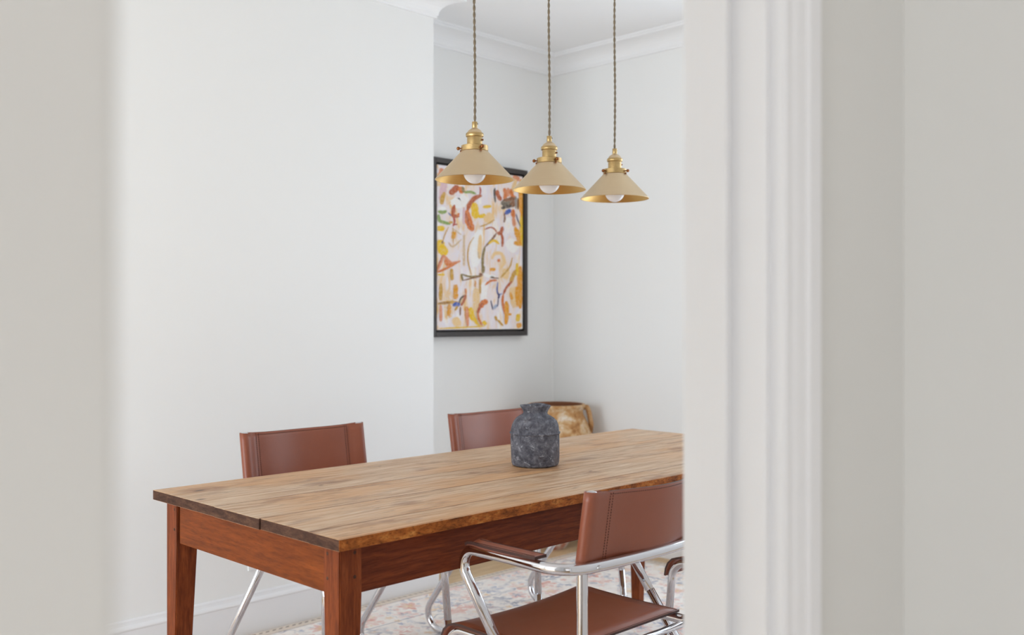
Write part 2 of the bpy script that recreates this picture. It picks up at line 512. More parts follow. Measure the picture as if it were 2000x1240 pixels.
# skirting: tall board with an ogee top, from one side of the door round to the other
bprof = [(0, 0), (0.018, 0), (0.018, 0.122), (0.0205, 0.126), (0.0205, 0.130), (0.017, 0.136), (0.012, 0.142), (0.010, 0.148), (0.0085, 0.156), (0.004, 0.160), (0, 0.160)]
brun = [(D1 + 0.12, YF), (XR, YF), (XR, YA), (BX1, YA), (BX1, YB), (BX0, YB), (BX0, YA), (XL, YA), (XL, YF), (D0 - 0.10, YF)]
struct(sweep_profile('baseboard_room', brun, bprof, M['trim'], side=1))

# door lining and architraves
def arch_profile(x, s, y, d):
    """moulded architrave: starts at x, grows in direction s, stands proud of y by d*"""
    pts = [(0, 0), (0, .016), (.003, .0195), (.008, .0205), (.012, .018), (.014, .0145), (.020, .0145), (.030, .0185), (.046, .0205), (.050, .024), (.076, .024), (.082, .020), (.084, .012), (.084, 0)]
    return [(x + s * a, y + d * b) for a, b in pts]
struct(prism('trim_architrave_hall_right', arch_profile(D1 + 0.008, 1, YH, -1), 0, DH + 0.09, M['trim']))
struct(prism('trim_architrave_hall_left', arch_profile(D0 - 0.008, -1, YH, -1), 0, DH + 0.09, M['trim']))
struct(prism('trim_architrave_room_right', arch_profile(D1 + 0.020, 1, YF, 1), 0, DH + 0.09, M['trim']))
struct(prism('trim_architrave_room_left', arch_profile(D0 - 0.020, -1, YF, 1), 0, DH + 0.09, M['trim']))
struct(box('trim_lining_right', D1, D1 + 0.028, YH, YF, 0, DH, M['trim'], None, 0.0015))
struct(box('trim_lining_left', D0 - 0.028, D0, YH, YF, 0, DH, M['trim'], None, 0.0015))
struct(box('trim_lining_head', D0 - 0.028, D1 + 0.028, YH, YF, DH, DH + 0.028, M['trim']))
struct(box('trim_door_stop_right', D1 - 0.012, D1, 0.635, 0.675, 0, DH, M['trim'], None, 0.002))
struct(box('trim_door_stop_left', D0, D0 + 0.012, 0.635, 0.675, 0, DH, M['trim'], None, 0.002))
struct(box('trim_head_hall', D0 - 0.092, D1 + 0.092, YH - 0.022, YH, DH + 0.009, DH + 0.093, M['trim'], None, 0.003))
struct(box('trim_head_room', D0 - 0.104, D1 + 0.104, YF, YF + 0.022, DH + 0.009, DH + 0.093, M['trim'], None, 0.003))

# ------------------------------------------------------------------ rug
RX0, RX1, RY0, RY1, RT = 0.52, 4.07, 0.98, 3.425, 0.008
def m_rug():
    m = mat('faded_persian_wool', (0.8, 0.75, 0.7), 0.95, spec=0.1); t = NT(m)
    cx, cy = (RX0 + RX1) / 2, (RY0 + RY1) / 2
    co = t.mapping(t.coord(), loc=(-cx, -cy, 0))
    ab = t.vmath('ABSOLUTE', co)                      # mirrored quarters, like a woven field
    wp = t.noise(ab, 7, 2, 0.5, out='Color')
    q = t.vmath('ADD', ab, t.vmath('MULTIPLY', t.vmath('SUBTRACT', wp, (0.5, 0.5, 0.5)), (0.06, 0.06, 0)))
    cream, coral, blue, ochre, rose, slate = (srgb(250, 244, 238), srgb(214, 122, 98), srgb(136, 150, 184), srgb(226, 184, 128), srgb(224, 164, 156), srgb(104, 116, 150))
    def florets(vec, scale, petals):
        v = t.n('ShaderNodeTexVoronoi'); t.link(vec, v.inputs['Vector']); v.inputs['Scale'].default_value = scale; v.inputs['Randomness'].default_value = 0.75
        v.voronoi_dimensions = '2D'
        loc = t.vmath('SUBTRACT', vec, v.outputs['Position'])
        s = t.n('ShaderNodeSeparateXYZ'); t.link(loc, s.inputs[0])
        th = t.math('ARCTAN2', s.outputs[1], s.outputs[0])
        pet = t.math('MULTIPLY', t.math('COSINE', t.math('MULTIPLY', th, petals)), 0.09)
        d = t.math('ADD', v.outputs['Distance'], pet)
        sep = t.n('ShaderNodeSeparateColor'); t.link(v.outputs['Color'], sep.inputs[0])
        return d, sep.outputs[0], sep.outputs[1]
    d1, ra, rb = florets(q, 7.5, 6)
    d2, rc, rd = florets(q, 19, 5)
    col1 = t.ramp(ra, [(0.0, coral), (0.22, blue), (0.42, rose), (0.6, ochre), (0.78, slate), (0.9, coral)], 'CONSTANT')
    col2 = t.ramp(rb, [(0.0, ochre), (0.3, cream), (0.5, slate), (0.75, coral)], 'CONSTANT')
    col3 = t.ramp(rc, [(0.0, blue), (0.2, coral), (0.4, ochre), (0.6, slate), (0.75, rose), (0.9, cream)], 'CONSTANT')
    ground = t.ramp(t.noise(co, 2.2, 3, 0.5), [(0.38, srgb(226, 214, 208)), (0.5, cream), (0.62, srgb(232, 206, 192))])
    col = t.mix(t.ramp(d2, [(0.24, (0.85,) * 3), (0.34, (0, 0, 0))]), ground, col3)
    # vines: level lines of a warped noise
    vn = t.noise(q, 8, 2, 0.4)
    col = t.mix(t.ramp(vn, [(0.47, (0, 0, 0)), (0.485, (0.7,) * 3), (0.515, (0.7,) * 3), (0.53, (0, 0, 0))]), col, slate)
    col = t.mix(t.ramp(d1, [(0.36, (1, 1, 1)), (0.42, (0, 0, 0))]), col, cream)
    col = t.mix(t.ramp(d1, [(0.30, (0.95,) * 3), (0.36, (0, 0, 0))]), col, col1)
    col = t.mix(t.ramp(d1, [(0.10, (1, 1, 1)), (0.17, (0, 0, 0))]), col, col2)
    # wear: pile rubbed to the pale ground in patches
    wear = t.noise(co, 16, 6, 0.7)
    col = t.mix(t.ramp(wear, [(0.36, (0.22,) * 3), (0.60, (0.88,) * 3)]), col, srgb(246, 240, 234))
    # borders measured from the edge
    s = t.n('ShaderNodeSeparateXYZ'); t.link(ab, s.inputs[0])
    ex = t.math('SUBTRACT', (RX1 - RX0) / 2, s.outputs[0]); ey = t.math('SUBTRACT', (RY1 - RY0) / 2, s.outputs[1])
    e = t.math('MINIMUM', ex, ey)
    along = t.math('ADD', s.outputs[0], s.outputs[1])
    dash = t.math('GREATER_THAN', t.math('SINE', t.math('MULTIPLY', along, 210.0)), 0.0)
    def band(a, b): return t.math('MULTIPLY', t.math('GREATER_THAN', e, a), t.math('LESS_THAN', e, b))
    col = t.mix(t.math('MULTIPLY', band(-1, 0.05), 0.85), col, srgb(222, 208, 192))
    col = t.mix(t.math('MULTIPLY', t.math('MULTIPLY', band(0.012, 0.024), dash), 0.75), col, srgb(132, 116, 112))
    col = t.mix(t.math('MULTIPLY', band(0.05, 0.056), 0.6), col, srgb(150, 128, 120))
    col = t.mix(t.math('MULTIPLY', band(0.27, 0.277), 0.5), col, srgb(128, 132, 158))
    t.color(col)
    t.bump(t.noise(co, 300, 2), 0.25, 0.003)
    return m
rug = box('rug', RX0, RX1, RY0, RY1, 0.0, RT, m_rug(), None, 0.002)
tag(rug, 'faded cream, coral and blue patterned rug spread under the dining table', 'rug')

# ------------------------------------------------------------------ dining table
TZ = 0.765
tx0, tx1, ty0, ty1 = 1.235, 3.345, 1.736, 2.600
tc = ((tx0 + tx1) / 2, (ty0 + ty1) / 2)
table = tag(empty('dining_table', (tc[0], tc[1], RT)), 'long rustic pine table with bleached plank top and red-brown tapered legs', 'table')
def TX(x): return x - tc[0]
def TY(y): return y - tc[1]
def TZL(z): return z - RT

def board(x0, x1, y0, y1, first, last):
    """one top plank with rounded worn edges; faces: 0 top, 1 long edge, 2 end grain"""
    bm = bmesh.new()
    add_box(bm, x0, x1, y0, y1, TZL(TZ - 0.026), TZL(TZ))
    # the two edges that meet a neighbour get a fine arris, the outer ones are worn round
    bmesh.ops.bevel(bm, geom=[e for e in bm.edges], offset=0.0008, segments=1, affect='EDGES')
    if last:                                   # the far corner of the end is worn round
        es = [e for e in bm.edges if all(v.co.x < x0 + 0.002 and v.co.y > y1 - 0.002 for v in e.verts) and abs(e.verts[0].co.z - e.verts[1].co.z) > 0.01]
        bmesh.ops.bevel(bm, geom=es[:1], offset=0.012, segments=4, affect='EDGES')
    if first or last:
        ys = y0 if first else y1
        es = [e for e in bm.edges if all(abs(v.co.y - ys) < 0.0025 and v.co.z > TZL(TZ) - 0.0025 for v in e.verts) and abs(e.verts[0].co.x - e.verts[1].co.x) > 0.5]
        bmesh.ops.bevel(bm, geom=es[:1], offset=0.004, segments=3, affect='EDGES')
    bm.normal_update()
    for f in bm.faces:
        n = f.normal
        f.material_index = 2 if abs(n.x) > 0.8 else ((1 if (first and n.y < 0) or (last and n.y > 0) else 2) if abs(n.y) > 0.6 else 0)
    o = bm_obj('plank', bm, None, table, False, [M['top'], M['edge'], M['endgrain']])
    return o
cuts = [ty0, 1.850, 2.052, 2.262, ty1]
for i in range(4):
    g = 0.0005
    jit = [0.0, 0.002, -0.0015, 0.001][i]
    board(TX(tx0 + jit), TX(tx1 + jit), TY(cuts[i] + (g if i else 0)), TY(cuts[i + 1] - (g if i < 3 else 0)), i == 0, i == 3)

LS, LB = 0.060, 0.036
lx0, lx1, ly0, ly1 = 1.253, 3.325, 1.760, 2.555
def table_leg(ox, oy, sx, sy):
    """square leg, outer faces plumb, inner faces tapered below the apron"""
    def ring_(s, z): return [(ox, oy, z), (ox + sx * s, oy, z), (ox + sx * s, oy + sy * s, z), (ox, oy + sy * s, z)]
    zs = [(LB, 0.0), (LS, TZL(0.632)), (LS, TZL(TZ - 0.026))]
    v = []; f = []
    for s, z in zs: v += ring_(s, z)
    for i in range(2):
        for k in range(4): f.append((i * 4 + k, i * 4 + (k + 1) % 4, i * 4 + 4 + (k + 1) % 4, i * 4 + 4 + k))
    f += [(0, 1, 2, 3), (8, 9, 10, 11)]
    bm = bmesh.new(); vs = [bm.verts.new(p) for p in v]
    for q in f: bm.faces.new([vs[k] for k in q])
    bmesh.ops.recalc_face_normals(bm, faces=bm.faces)
    es = [e for e in bm.edges if abs(e.verts[0].co.z - e.verts[1].co.z) > 0.05]
    bmesh.ops.bevel(bm, geom=es, offset=0.0025, segments=2, affect='EDGES')
    return bm_obj('leg', bm, M['leg'], table)
legs = []
for (ox, sx) in ((lx0, 1), (lx1, -1)):
    for (oy, sy) in ((ly0, 1), (ly1, -1)):
        legs.append((table_leg(TX(ox), TY(oy), sx, sy), ox, oy, sx, sy))
az0, az1 = TZL(0.634), TZL(TZ - 0.0262)
box('apron', TX(lx0 + LS), TX(lx1 - LS), TY(ly0 + 0.010), TY(ly0 + 0.032), az0 - 0.003, az1, M['apron_long'], table, 0.0015)
box('apron', TX(lx0 + LS), TX(lx1 - LS), TY(ly1 - 0.032), TY(ly1 - 0.008), az0, az1, M['apron_long'], table, 0.0015)
# the end apron leaves an open dark joint at the far leg
box('apron', TX(lx0 + 0.003), TX(lx0 + 0.026), TY(ly0 + LS), TY(ly1 - LS - 0.009), az0, az1, M['apron_end'], table, 0.0015)
box('apron', TX(lx1 - 0.026), TX(lx1 - 0.003), TY(ly0 + LS), TY(ly1 - LS - 0.002), az0, az1, M['apron_end'], table, 0.0015)
def peg(lg, x, y, z, axis):
    v = []; n = 10; r = 0.0042
    for k in range(n):
        a = 2 * PI * k / n
        v.append((x + r * math.cos(a), y, z + r * math.sin(a)) if axis == 'y' else (x, y + r * math.cos(a), z + r * math.sin(a)))
    cen = (x, y - 0.0012, z) if axis == 'y' else (x - 0.0012, y, z)
    v.append(cen)
    new_obj('peg', v, [(k, (k + 1) % n, n) for k in range(n)], M['endgrain'], lg)
for lg, ox, oy, sx, sy in legs:
    if oy == ly0:
        for z in (0.725, 0.672): peg(lg, TX(ox + sx * 0.040), TY(oy), TZL(z), 'y')
    if ox == lx0:
        for z in (0.722, 0.668): peg(lg, TX(ox), TY(oy + sy * 0.045), TZL(z), 'x')

# ------------------------------------------------------------------ chairs
TR = 0.0125
def leather_sheet(name, m, parent, path, width_x, th):
    """sheet that follows path (y, z) and spans +-width_x, with thickness th"""
    n = len(path); NX = 14
    v = []; f = []
    P = [Vector((0, y, z)) for y, z in path]
    nr = []
    for i in range(n):
        d = (P[min(i + 1, n - 1)] - P[max(i - 1, 0)]).normalized()
        nr.append(Vector((0, -d.z, d.y)))
    for s in (0, 1):
        for i in range(n):
            for k in range(NX + 1):
                x = -width_x + 2 * width_x * k / NX
                sag = -0.010 * (1 - (x / width_x) ** 2) * math.sin(PI * min(1, i / (n - 1)) * 0.9)
                p = P[i] + nr[i] * (sag + (th if s == 0 else 0))
                v.append((x, p.y, p.z))
    A = n * (NX + 1)
    def id_(s, i, k): return s * A + i * (NX + 1) + k
    for i in range(n - 1):
        for k in range(NX):
            f.append((id_(0, i, k), id_(0, i, k + 1), id_(0, i + 1, k + 1), id_(0, i + 1, k)))
            f.append((id_(1, i, k), id_(1, i + 1, k), id_(1, i + 1, k + 1), id_(1, i, k + 1)))
    nf = len(f)
    for i in range(n - 1):
        f.append((id_(0, i, 0), id_(0, i + 1, 0), id_(1, i + 1, 0), id_(1, i, 0)))
        f.append((id_(0, i, NX), id_(1, i, NX), id_(1, i + 1, NX), id_(0, i + 1, NX)))
    for k in range(NX):
        f.append((id_(0, 0, k), id_(1, 0, k), id_(1, 0, k + 1), id_(0, 0, k + 1)))
        f.append((id_(0, n - 1, k), id_(0, n - 1, k + 1), id_(1, n - 1, k + 1), id_(1, n - 1, k)))
    fm = [0] * nf + [1] * (len(f) - nf)
    o = new_obj(name, v, f, None, parent, False, [m, M['strap']], fm)
    bm = bmesh.new(); bm.from_mesh(o.data); bmesh.ops.recalc_face_normals(bm, faces=bm.faces); bm.to_mesh(o.data); bm.free()
    o.data.polygons.foreach_set('use_smooth', [i < nf for i in range(len(f))])
    return o

def dashes(name, segs, parent, w=0.0011):
    """short stitches: each a thin raised bar from p to q"""
    bm = bmesh.new()
    for p, q in segs:
        p, q = Vector(p), Vector(q)
        v, f = tube_data([p, q], w, 4)
        vs = [bm.verts.new(c) for c in v]
        for ff in f: bm.faces.new([vs[k] for k in ff])
    o = bm_obj(name, bm, M['thread'], parent)
    o['kind'] = 'stuff'
    return o

BH0, BH1 = 0.680, 0.849                     # backrest bottom and top
XP, XA, XS = 0.230, 0.292, 0.230            # half widths: posts, arms, seat tubes
ZR = 0.684                                  # height of the arms and rear rail
def post_y(z): return 0.029 - max(0.0, z - ZR) * 0.16
def make_chair():
    root = empty('armchair')
    # arms and the rail behind the backrest: one flattened chrome tube
    arm = []
    yb = 0.004
    XB = XA + 0.008
    pts = [(-XA, 0.236, 0.49), (-XA, 0.383, ZR), (-XB, yb, ZR), (XB, yb, ZR), (XA, 0.383, ZR), (XA, 0.236, 0.49)]
    path = fillet(pts, [0, 0.040, 0.075, 0.075, 0.040, 0], 9)
    # the rear rail bows gently backwards
    path2 = []
    for p in path:
        q = p.copy()
        if abs(q.x) < XA - 0.07: q.y -= 0.014 * max(0, 1 - (q.x / (XA - 0.07)) ** 2)
        path2.append(q)
    k0 = [i for i, p in enumerate(path2) if p.x > 0][0]
    a, b = path2[k0 - 1], path2[k0]
    ins = [(a + (b - a) * (j / 10)) for j in range(1, 10)]
    for q in ins: q.y = yb - 0.014 * max(0, 1 - (q.x / (XA - 0.07)) ** 2)
    path2 = path2[:k0] + ins + path2[k0:]
    tube('arm_rail', path2, TR, M['chrome'], root, 14)
    for s in (-1, 1):
        # backrest post running down into the seat rail and over the front bend
        pp = [(s * XP, post_y(BH1), BH1 - 0.003), (s * XP, 0.029, ZR), (s * XS, 0.029, 0.456), (s * XS, 0.462, 0.456), (s * (XS + 0.008), 0.476, 0.24)]
        tube('seat_rail', fillet(pp, [0, 0.2, 0.06, 0.055, 0], 8), TR, M['chrome'], root, 14)
        # front leg, floor runner and the long slanting leg up to the arm
        lp = [(s * (XS + 0.008), 0.476, 0.24), (s * (XS + 0.016), 0.492, TR), (s * XA, -0.127, TR), (s * XA, 0.236, 0.49)]
        tube('leg', fillet(lp, [0, 0.06, 0.06, 0], 9), TR, M['chrome'], root, 14)
        # end cap of the post, bolt through the rail
        v, f = lathe_data([(0, 0.003), (0.006, 0.0028), (0.0105, 0.0015), (TR + 0.0008, -0.001), (TR + 0.0008, -0.004)], 14)
        new_obj('end_cap', [(x + s * XP, y + post_y(BH1), z + BH1 - 0.0010) for x, y, z in v], f, M['chrome'], root, True)
        for bx_, by_ in ((XP - 0.012, yb - 0.0122),):
            v, f = lathe_data([(0, 0.004), (0.003, 0.0038), (0.0052, 0.002), (0.0055, 0)], 12)
            new_obj('bolt', [(s * bx_ + x, by_ - z, ZR + y) for x, y, z in v], f, M['steel'], root, True)
        # padded leather strip on the arm, rolled over the front bend
        ap = [(0.095, 0.0150), (0.12, 0.0145), (0.17, 0.0140), (0.23, 0.0140), (0.262, 0.0145), (0.282, 0.0160), (0.298, 0.0165), (0.310, 0.0150), (0.319, 0.0110)]
        ap = [(y_, z_ + ZR) for y_, z_ in ap]
        o = leather_sheet('arm_pad', M['leather'], root, ap, 0.019, 0.007)
        o.location.x = s * XA
        seg = []
        for i in range(46):
            y = 0.099 + i * 0.0045
            for e in (-1, 1): seg.append(((s * XA + e * 0.0155, y, ZR + 0.0222), (s * XA + e * 0.0155, y + 0.0033, ZR + 0.0222)))
        dashes('stitching', seg, o, 0.0008).location.x = -s * XA
    # cross bar under the back of the seat
    tube('cross_bar', [(-XS, 0.075, 0.450), (XS, 0.075, 0.450)], 0.009, M['chrome'], root, 10)
    # seat: stretched leather, dipped in the middle, wrapped over the front bend
    sp = [(0.105, 0.4685), (0.16, 0.468), (0.22, 0.467), (0.30, 0.467), (0.36, 0.4682), (0.406, 0.470), (0.434, 0.4685), (0.456, 0.461), (0.471, 0.447), (0.4795, 0.429), (0.483, 0.407)]
    seat = leather_sheet('seat', M['leather'], root, sp, XS + 0.012, 0.006)
    seg = []
    for i in range(96):
        x = -XS - 0.006 + i * 0.0054
        if x < XS + 0.004: seg.append(((x, 0.109, 0.4748), (x + 0.0033, 0.109, 0.4748)))
    for i in range(54):
        y = 0.11 + i * 0.0057
        for e in (-1, 1): seg.append(((e * (XS + 0.007), y, 0.4742), (e * (XS + 0.007), y + 0.0034, 0.4740)))
    dashes('stitching', seg, seat, 0.0008)
    # backrest: leather sleeve stitched round both posts
    NXB = 40; NZ = 8; RL = TR + 0.0035
    outline = []
    def bow(x): return -RL + 0.003 - (0.010 * (1 + math.cos(PI * x / (XP - 0.045))) if abs(x) < XP - 0.045 else 0.0)
    half = 0.003
    # front sheet left to right, round right post, back sheet right to left, round left post
    xs = [-(XP - 0.045) + 2 * (XP - 0.045) * k / 24 for k in range(25)]
    for x in xs: outline.append((x, bow(x) + half))
    outline += [(XP - 0.030, -0.003), (XP - 0.013, RL * 0.86)]
    for k in range(9):
        a = PI / 2 - PI * k / 8
        outline.append((XP + RL * math.cos(a), RL * math.sin(a)))
    outline += [(XP - 0.012, -RL), (XP - 0.028, -RL)]
    for x in reversed(xs): outline.append((x, bow(x) - half))
    outline += [(-XP + 0.028, -RL), (-XP + 0.012, -RL)]
    for k in range(9):
        a = -PI / 2 - PI * k / 8
        outline.append((-XP + RL * math.cos(a), RL * math.sin(a)))
    outline += [(-XP + 0.013, RL * 0.86), (-XP + 0.030, -0.003)]
    n = len(outline); v = []; f = []
    for j in range(NZ + 1):
        z = BH0 + (BH1 - BH0) * j / NZ
        for (x, y) in outline:
            zz = z - (0.006 * (1 - (x / XP) ** 2) if j == NZ else 0)
            v.append((x, y + post_y(z), zz))
    for j in range(NZ):
        for k in range(n): f.append((j * n + k, j * n + (k + 1) % n, (j + 1) * n + (k + 1) % n, (j + 1) * n + k))
    nf = len(f)
    # rims: close the flat middle, leave the loops round the posts open as a lip
    for j in (0, NZ):
        m_ = len(xs)
        for k in range(m_ - 1):
            a0 = k; a1 = k + 1
            b0 = (m_ + 13) + (m_ - 1 - k); b1 = (m_ + 13) + (m_ - 2 - k)
            f.append((j * n + a0, j * n + a1, j * n + b1, j * n + b0))
    o = new_obj('backrest', v, f, None, root, False, [M['leather'], M['strap']], [0] * nf + [1] * (len(f) - nf))
    bm = bmesh.new(); bm.from_mesh(o.data); bmesh.ops.recalc_face_normals(bm, faces=bm.faces); bm.to_mesh(o.data); bm.free()
    o.data.polygons.foreach_set('use_smooth', [i < nf for i in range(len(f))])
    sol = o.modifiers.new('thick', 'SOLIDIFY'); sol.thickness = 0.0018; sol.offset = -1
    seg = []
    for i in range(26):
        z = BH0 + 0.004 + i * 0.0062
        if z + 0.004 > BH1 - 0.003: break
        for s in (-1, 1):
            for xo in (0.048, 0.057):
                x = s * (XP - xo)
                for fr in (1, -1):
                    y = bow(x) + fr * (half + 0.0004)
                    seg.append(((x, y + post_y(z), z), (x, y + post_y(z + 0.0036), z + 0.0036)))
    for i in range(68):
        x = -(XP - 0.05) + i * 0.0058
        if x > XP - 0.055: break
        for fr in (1, -1):
            z = BH1 - 0.007 - 0.006 * (1 - (x / XP) ** 2)
            seg.append(((x, bow(x) + fr * (half + 0.0004) + post_y(z), z), (x + 0.0034, bow(x + 0.0034) + fr * (half + 0.0004) + post_y(z), z)))
    dashes('stitching', seg, o, 0.0008)
    return root

chair = make_chair()
GR = 'leather and chrome dining armchairs'
spots = [
    ((1.882, 1.390), 0.0, 'brown leather chrome armchair nearest the doorway, its whole seat and arm in view'),
    ((1.924, 2.911), PI, 'brown leather chrome armchair against the white chimney breast, beside the table end'),
    ((2.829, 2.908), PI, 'brown leather chrome armchair behind the grey vase, in front of the framed painting'),
    ((2.827, 1.390), 0.0, 'brown leather chrome armchair mostly hidden behind the white door casing'),
]
for i, ((x, y), rz, lab) in enumerate(spots):
    c = chair if i == 0 else copy_tree(chair)
    c.location = (x, y, RT); c.rotation_euler = (0, 0, rz)
    tag(c, lab, 'chair', GR)

# ------------------------------------------------------------------ grey vase on the table
vx, vy = 2.300, 2.172
vase_prof = [(0.0, 0.0), (0.066, 0.0), (0.0735, 0.004), (0.0765, 0.012), (0.0775, 0.03), (0.0785, 0.07), (0.0785, 0.100), (0.0812, 0.1025), (0.0814, 0.106), (0.0780, 0.1085),
             (0.0775, 0.116), (0.0745, 0.130), (0.0690, 0.142), (0.0600, 0.152), (0.0490, 0.159), (0.0410, 0.163), (0.0385, 0.167), (0.0395, 0.172), (0.0440, 0.180), (0.0485, 0.1865), (0.0500, 0.190), (0.0485, 0.1925), (0.0455, 0.1925)]
vase = tag(empty('vase', (vx, vy, TZ)), 'squat grey stone-textured vase with flared neck standing on the table', 'vase')
def dent(p):
    a = math.atan2(p.y, p.x)
    k = 1 + 0.012 * math.sin(2 * a + 0.7) + 0.007 * math.sin(5 * a + 30 * p.z) + 0.006 * math.sin(3 * a - 55 * p.z)
    return Vector((p.x * k, p.y * k, p.z + (0.0016 * math.sin(3 * a) if p.z > 0.15 else 0)))
lathe('body', vase_prof, M['stone'], vase, 72, xf=dent)
lathe('mouth', [(0.0455, 0.1925), (0.0410, 0.188), (0.0345, 0.172), (0.0330, 0.166), (0.045, 0.150), (0.066, 0.125), (0.068, 0.05), (0.0, 0.045)], M['stone'], vase, 48, xf=dent)

# ------------------------------------------------------------------ pendant lamps
LY = 2.172; RZ = 1.648
def make_pendant():
    root = empty('pendant_lamp')
    # shade: thin cone with a rolled rim; outside and lining are separate skins
    lathe('shade', [(0.0360, 0.090), (0.0385, 0.0875), (0.0400, 0.0840), (0.117, 0.0022), (0.1185, 0.0008), (0.1190, -0.0008), (0.1178, -0.0016), (0.1165, -0.0008)], M['brass'], root, 72)
    lathe('shade_lining', [(0.1165, -0.0008), (0.1155, 0.0012), (0.0392, 0.0818), (0.0335, 0.0860), (0.0335, 0.090), (0.0360, 0.090)], M['brass_in'], root, 72)
    # gallery ring with three thumb screws
    lathe('gallery_ring', [(0.0335, 0.0855), (0.0405, 0.0855), (0.0405, 0.1005), (0.0385, 0.1015), (0.0240, 0.1020)], M['brass_dk'], root, 48)
    for k in range(3):
        a = math.radians(15 + 120 * k)
        d = Vector((math.cos(a), math.sin(a), 0))
        path = [d * 0.0395 + Vector((0, 0, 0.093)), d * 0.0455 + Vector((0, 0, 0.093))]
        sc_ = tube('thumb_screw', path, 0.0022, M['screw_brass'], root, 8)
        v, f = lathe_data([(0, -0.0054), (0.0033, -0.0047), (0.0054, -0.002), (0.0054, 0.002), (0.0033, 0.0047), (0, 0.0054)], 12)
        q = d.to_track_quat('Z', 'Y')
        new_obj('knob', [tuple(q @ Vector(p) + d * 0.049 + Vector((0, 0, 0.093))) for p in v], f, M['screw_brass'], sc_, True)
        v, f = tube_data([d * 0.042 + Vector((0, 0, 0.088)), d * 0.0415 + Vector((0, 0, 0.078))], 0.0022, 6)
        new_obj('clip', v, f, M['screw_brass'], sc_, True)
    lathe('socket', [(0.0240, 0.1015), (0.0230, 0.1025), (0.0230, 0.1275), (0.0225, 0.1290)], M['brass_dk'], root, 40)
    lathe('collar', [(0.0220, 0.1280), (0.0262, 0.1282), (0.0268, 0.1300), (0.0268, 0.1365), (0.0258, 0.1385), (0.0225, 0.1392)], M['brass_dk'], root, 40)
    lathe('cap', [(0.0225, 0.1392), (0.0215, 0.1425), (0.0180, 0.1475), (0.0125, 0.1512), (0.0088, 0.1535), (0.0085, 0.1550)], M['brass'], root, 40)
    grip = lathe('cord_grip', [(0.0078, 0.1545), (0.0082, 0.1555), (0.0082, 0.1715), (0.0076, 0.1728), (0.0030, 0.1730)], M['brass_dk'], root, 24)
    v, f = tube_data([(0.006, -0.006, 0.1665), (0.0072, -0.0072, 0.1665)], 0.0018, 8)
    new_obj('set_screw', v, f, M['dark'], grip, True)
    # switch block on the socket
    v, f = tube_data([(0.010, -0.019, 0.118), (0.012, -0.0245, 0.118)], 0.0030, 8)
    new_obj('switch', v, f, M['screw_brass'], root, True)
    # opal globe bulb
    bp = [(0.0, -0.0125)]
    for k in range(1, 15):
        a = -PI / 2 + (PI * 0.82) * k / 14
        bp.append((0.0345 * math.cos(a), 0.022 + 0.0345 * math.sin(a)))
    bp += [(0.0145, 0.062), (0.0135, 0.070)]
    lathe('bulb', bp, M['bulb'], root, 40)
    lathe('bulb_base', [(0.0135, 0.069), (0.0135, 0.0885), (0.0, 0.0885)], M['steel'], root, 24)
    # two-strand twisted fabric cord to the ceiling
    L0, L1 = 0.170, HC - RZ - 0.022
    for s in (0, PI):
        path = []; n = int((L1 - L0) / 0.04 * 14)
        for k in range(n + 1):
            z = L0 + (L1 - L0) * k / n
            a = s + 2 * PI * (z - L0) / 0.041
            r = 0.00205 * min(1.0, (z - L0) / 0.01 + 0.3)
            wob = 0.0016 * math.sin(9 * z)
            path.append((r * math.cos(a) + wob, r * math.sin(a) + 0.0010 * math.sin(13 * z), z))
        tube('cord_strand', path, 0.0022, M['cord'], root, 6)
    lathe('ceiling_rose', [(0.006, HC - RZ - 0.030), (0.010, HC - RZ - 0.026), (0.040, HC - RZ - 0.022), (0.048, HC - RZ - 0.014), (0.050, HC - RZ), (0.0, HC - RZ)], M['brass'], root, 40)
    return root
pend = make_pendant()
labs = ['brass cone pendant lamp hanging leftmost and nearest, in front of the painting',
        'middle one of the three brass cone pendant lamps hanging over the table',
        'brass cone pendant lamp hanging rightmost, against the plain white wall']
for i, x in enumerate((2.036, 2.366, 2.702)):
    p = pend if i == 0 else copy_tree(pend)
    p.location = (x, LY, RZ); p.rotation_euler = (0, 0, [0.0, -0.02, 0.52][i])
    tag(p, labs[i], 'lamp', 'brass pendant lamps over the table')

# ------------------------------------------------------------------ terracotta floor jar in the alcove corner
jar = tag(empty('floor_jar', (3.950, 3.574, 0.0)), 'large weathered terracotta jar with handles on the floor behind the vase', 'jar')
jp = [(0.0, 0.0), (0.046, 0.0), (0.054, 0.008), (0.066, 0.03), (0.090, 0.075), (0.125, 0.15), (0.162, 0.26), (0.188, 0.38), (0.198, 0.48), (0.197, 0.56), (0.188, 0.62), (0.172, 0.668), (0.155, 0.700), (0.145, 0.722), (0.143, 0.738), (0.148, 0.750), (0.155, 0.758), (0.157, 0.767), (0.152, 0.773), (0.142, 0.773)]
def wob(p):
    a = math.atan2(p.y, p.x); k = 1 + 0.008 * math.sin(2 * a) + 0.004 * math.sin(5 * a + 12 * p.z)
    return Vector((p.x * k, p.y * k, p.z))
body = lathe('body', jp, M['terra'], jar, 64, xf=wob)
lathe('mouth', [(0.142, 0.773), (0.134, 0.764), (0.130, 0.735), (0.150, 0.68), (0.18, 0.6), (0.18, 0.5), (0.0, 0.45)], M['terra_in'], jar, 48, xf=wob)
for s in (0, 1):
    a = math.radians(-47 + 180 * s)          # handles to the right and the left as seen from the door
    d = Vector((math.cos(a), math.sin(a), 0))
    pts = [d * 0.145 + Vector((0, 0, 0.754)), d * 0.166 + Vector((0, 0, 0.757)), d * 0.177 + Vector((0, 0, 0.715)), d * 0.186 + Vector((0, 0, 0.660)), d * 0.180 + Vector((0, 0, 0.620))]
    tube('handle', fillet(pts, 0.03, 7), 0.0135, M['terra'], jar, 12)

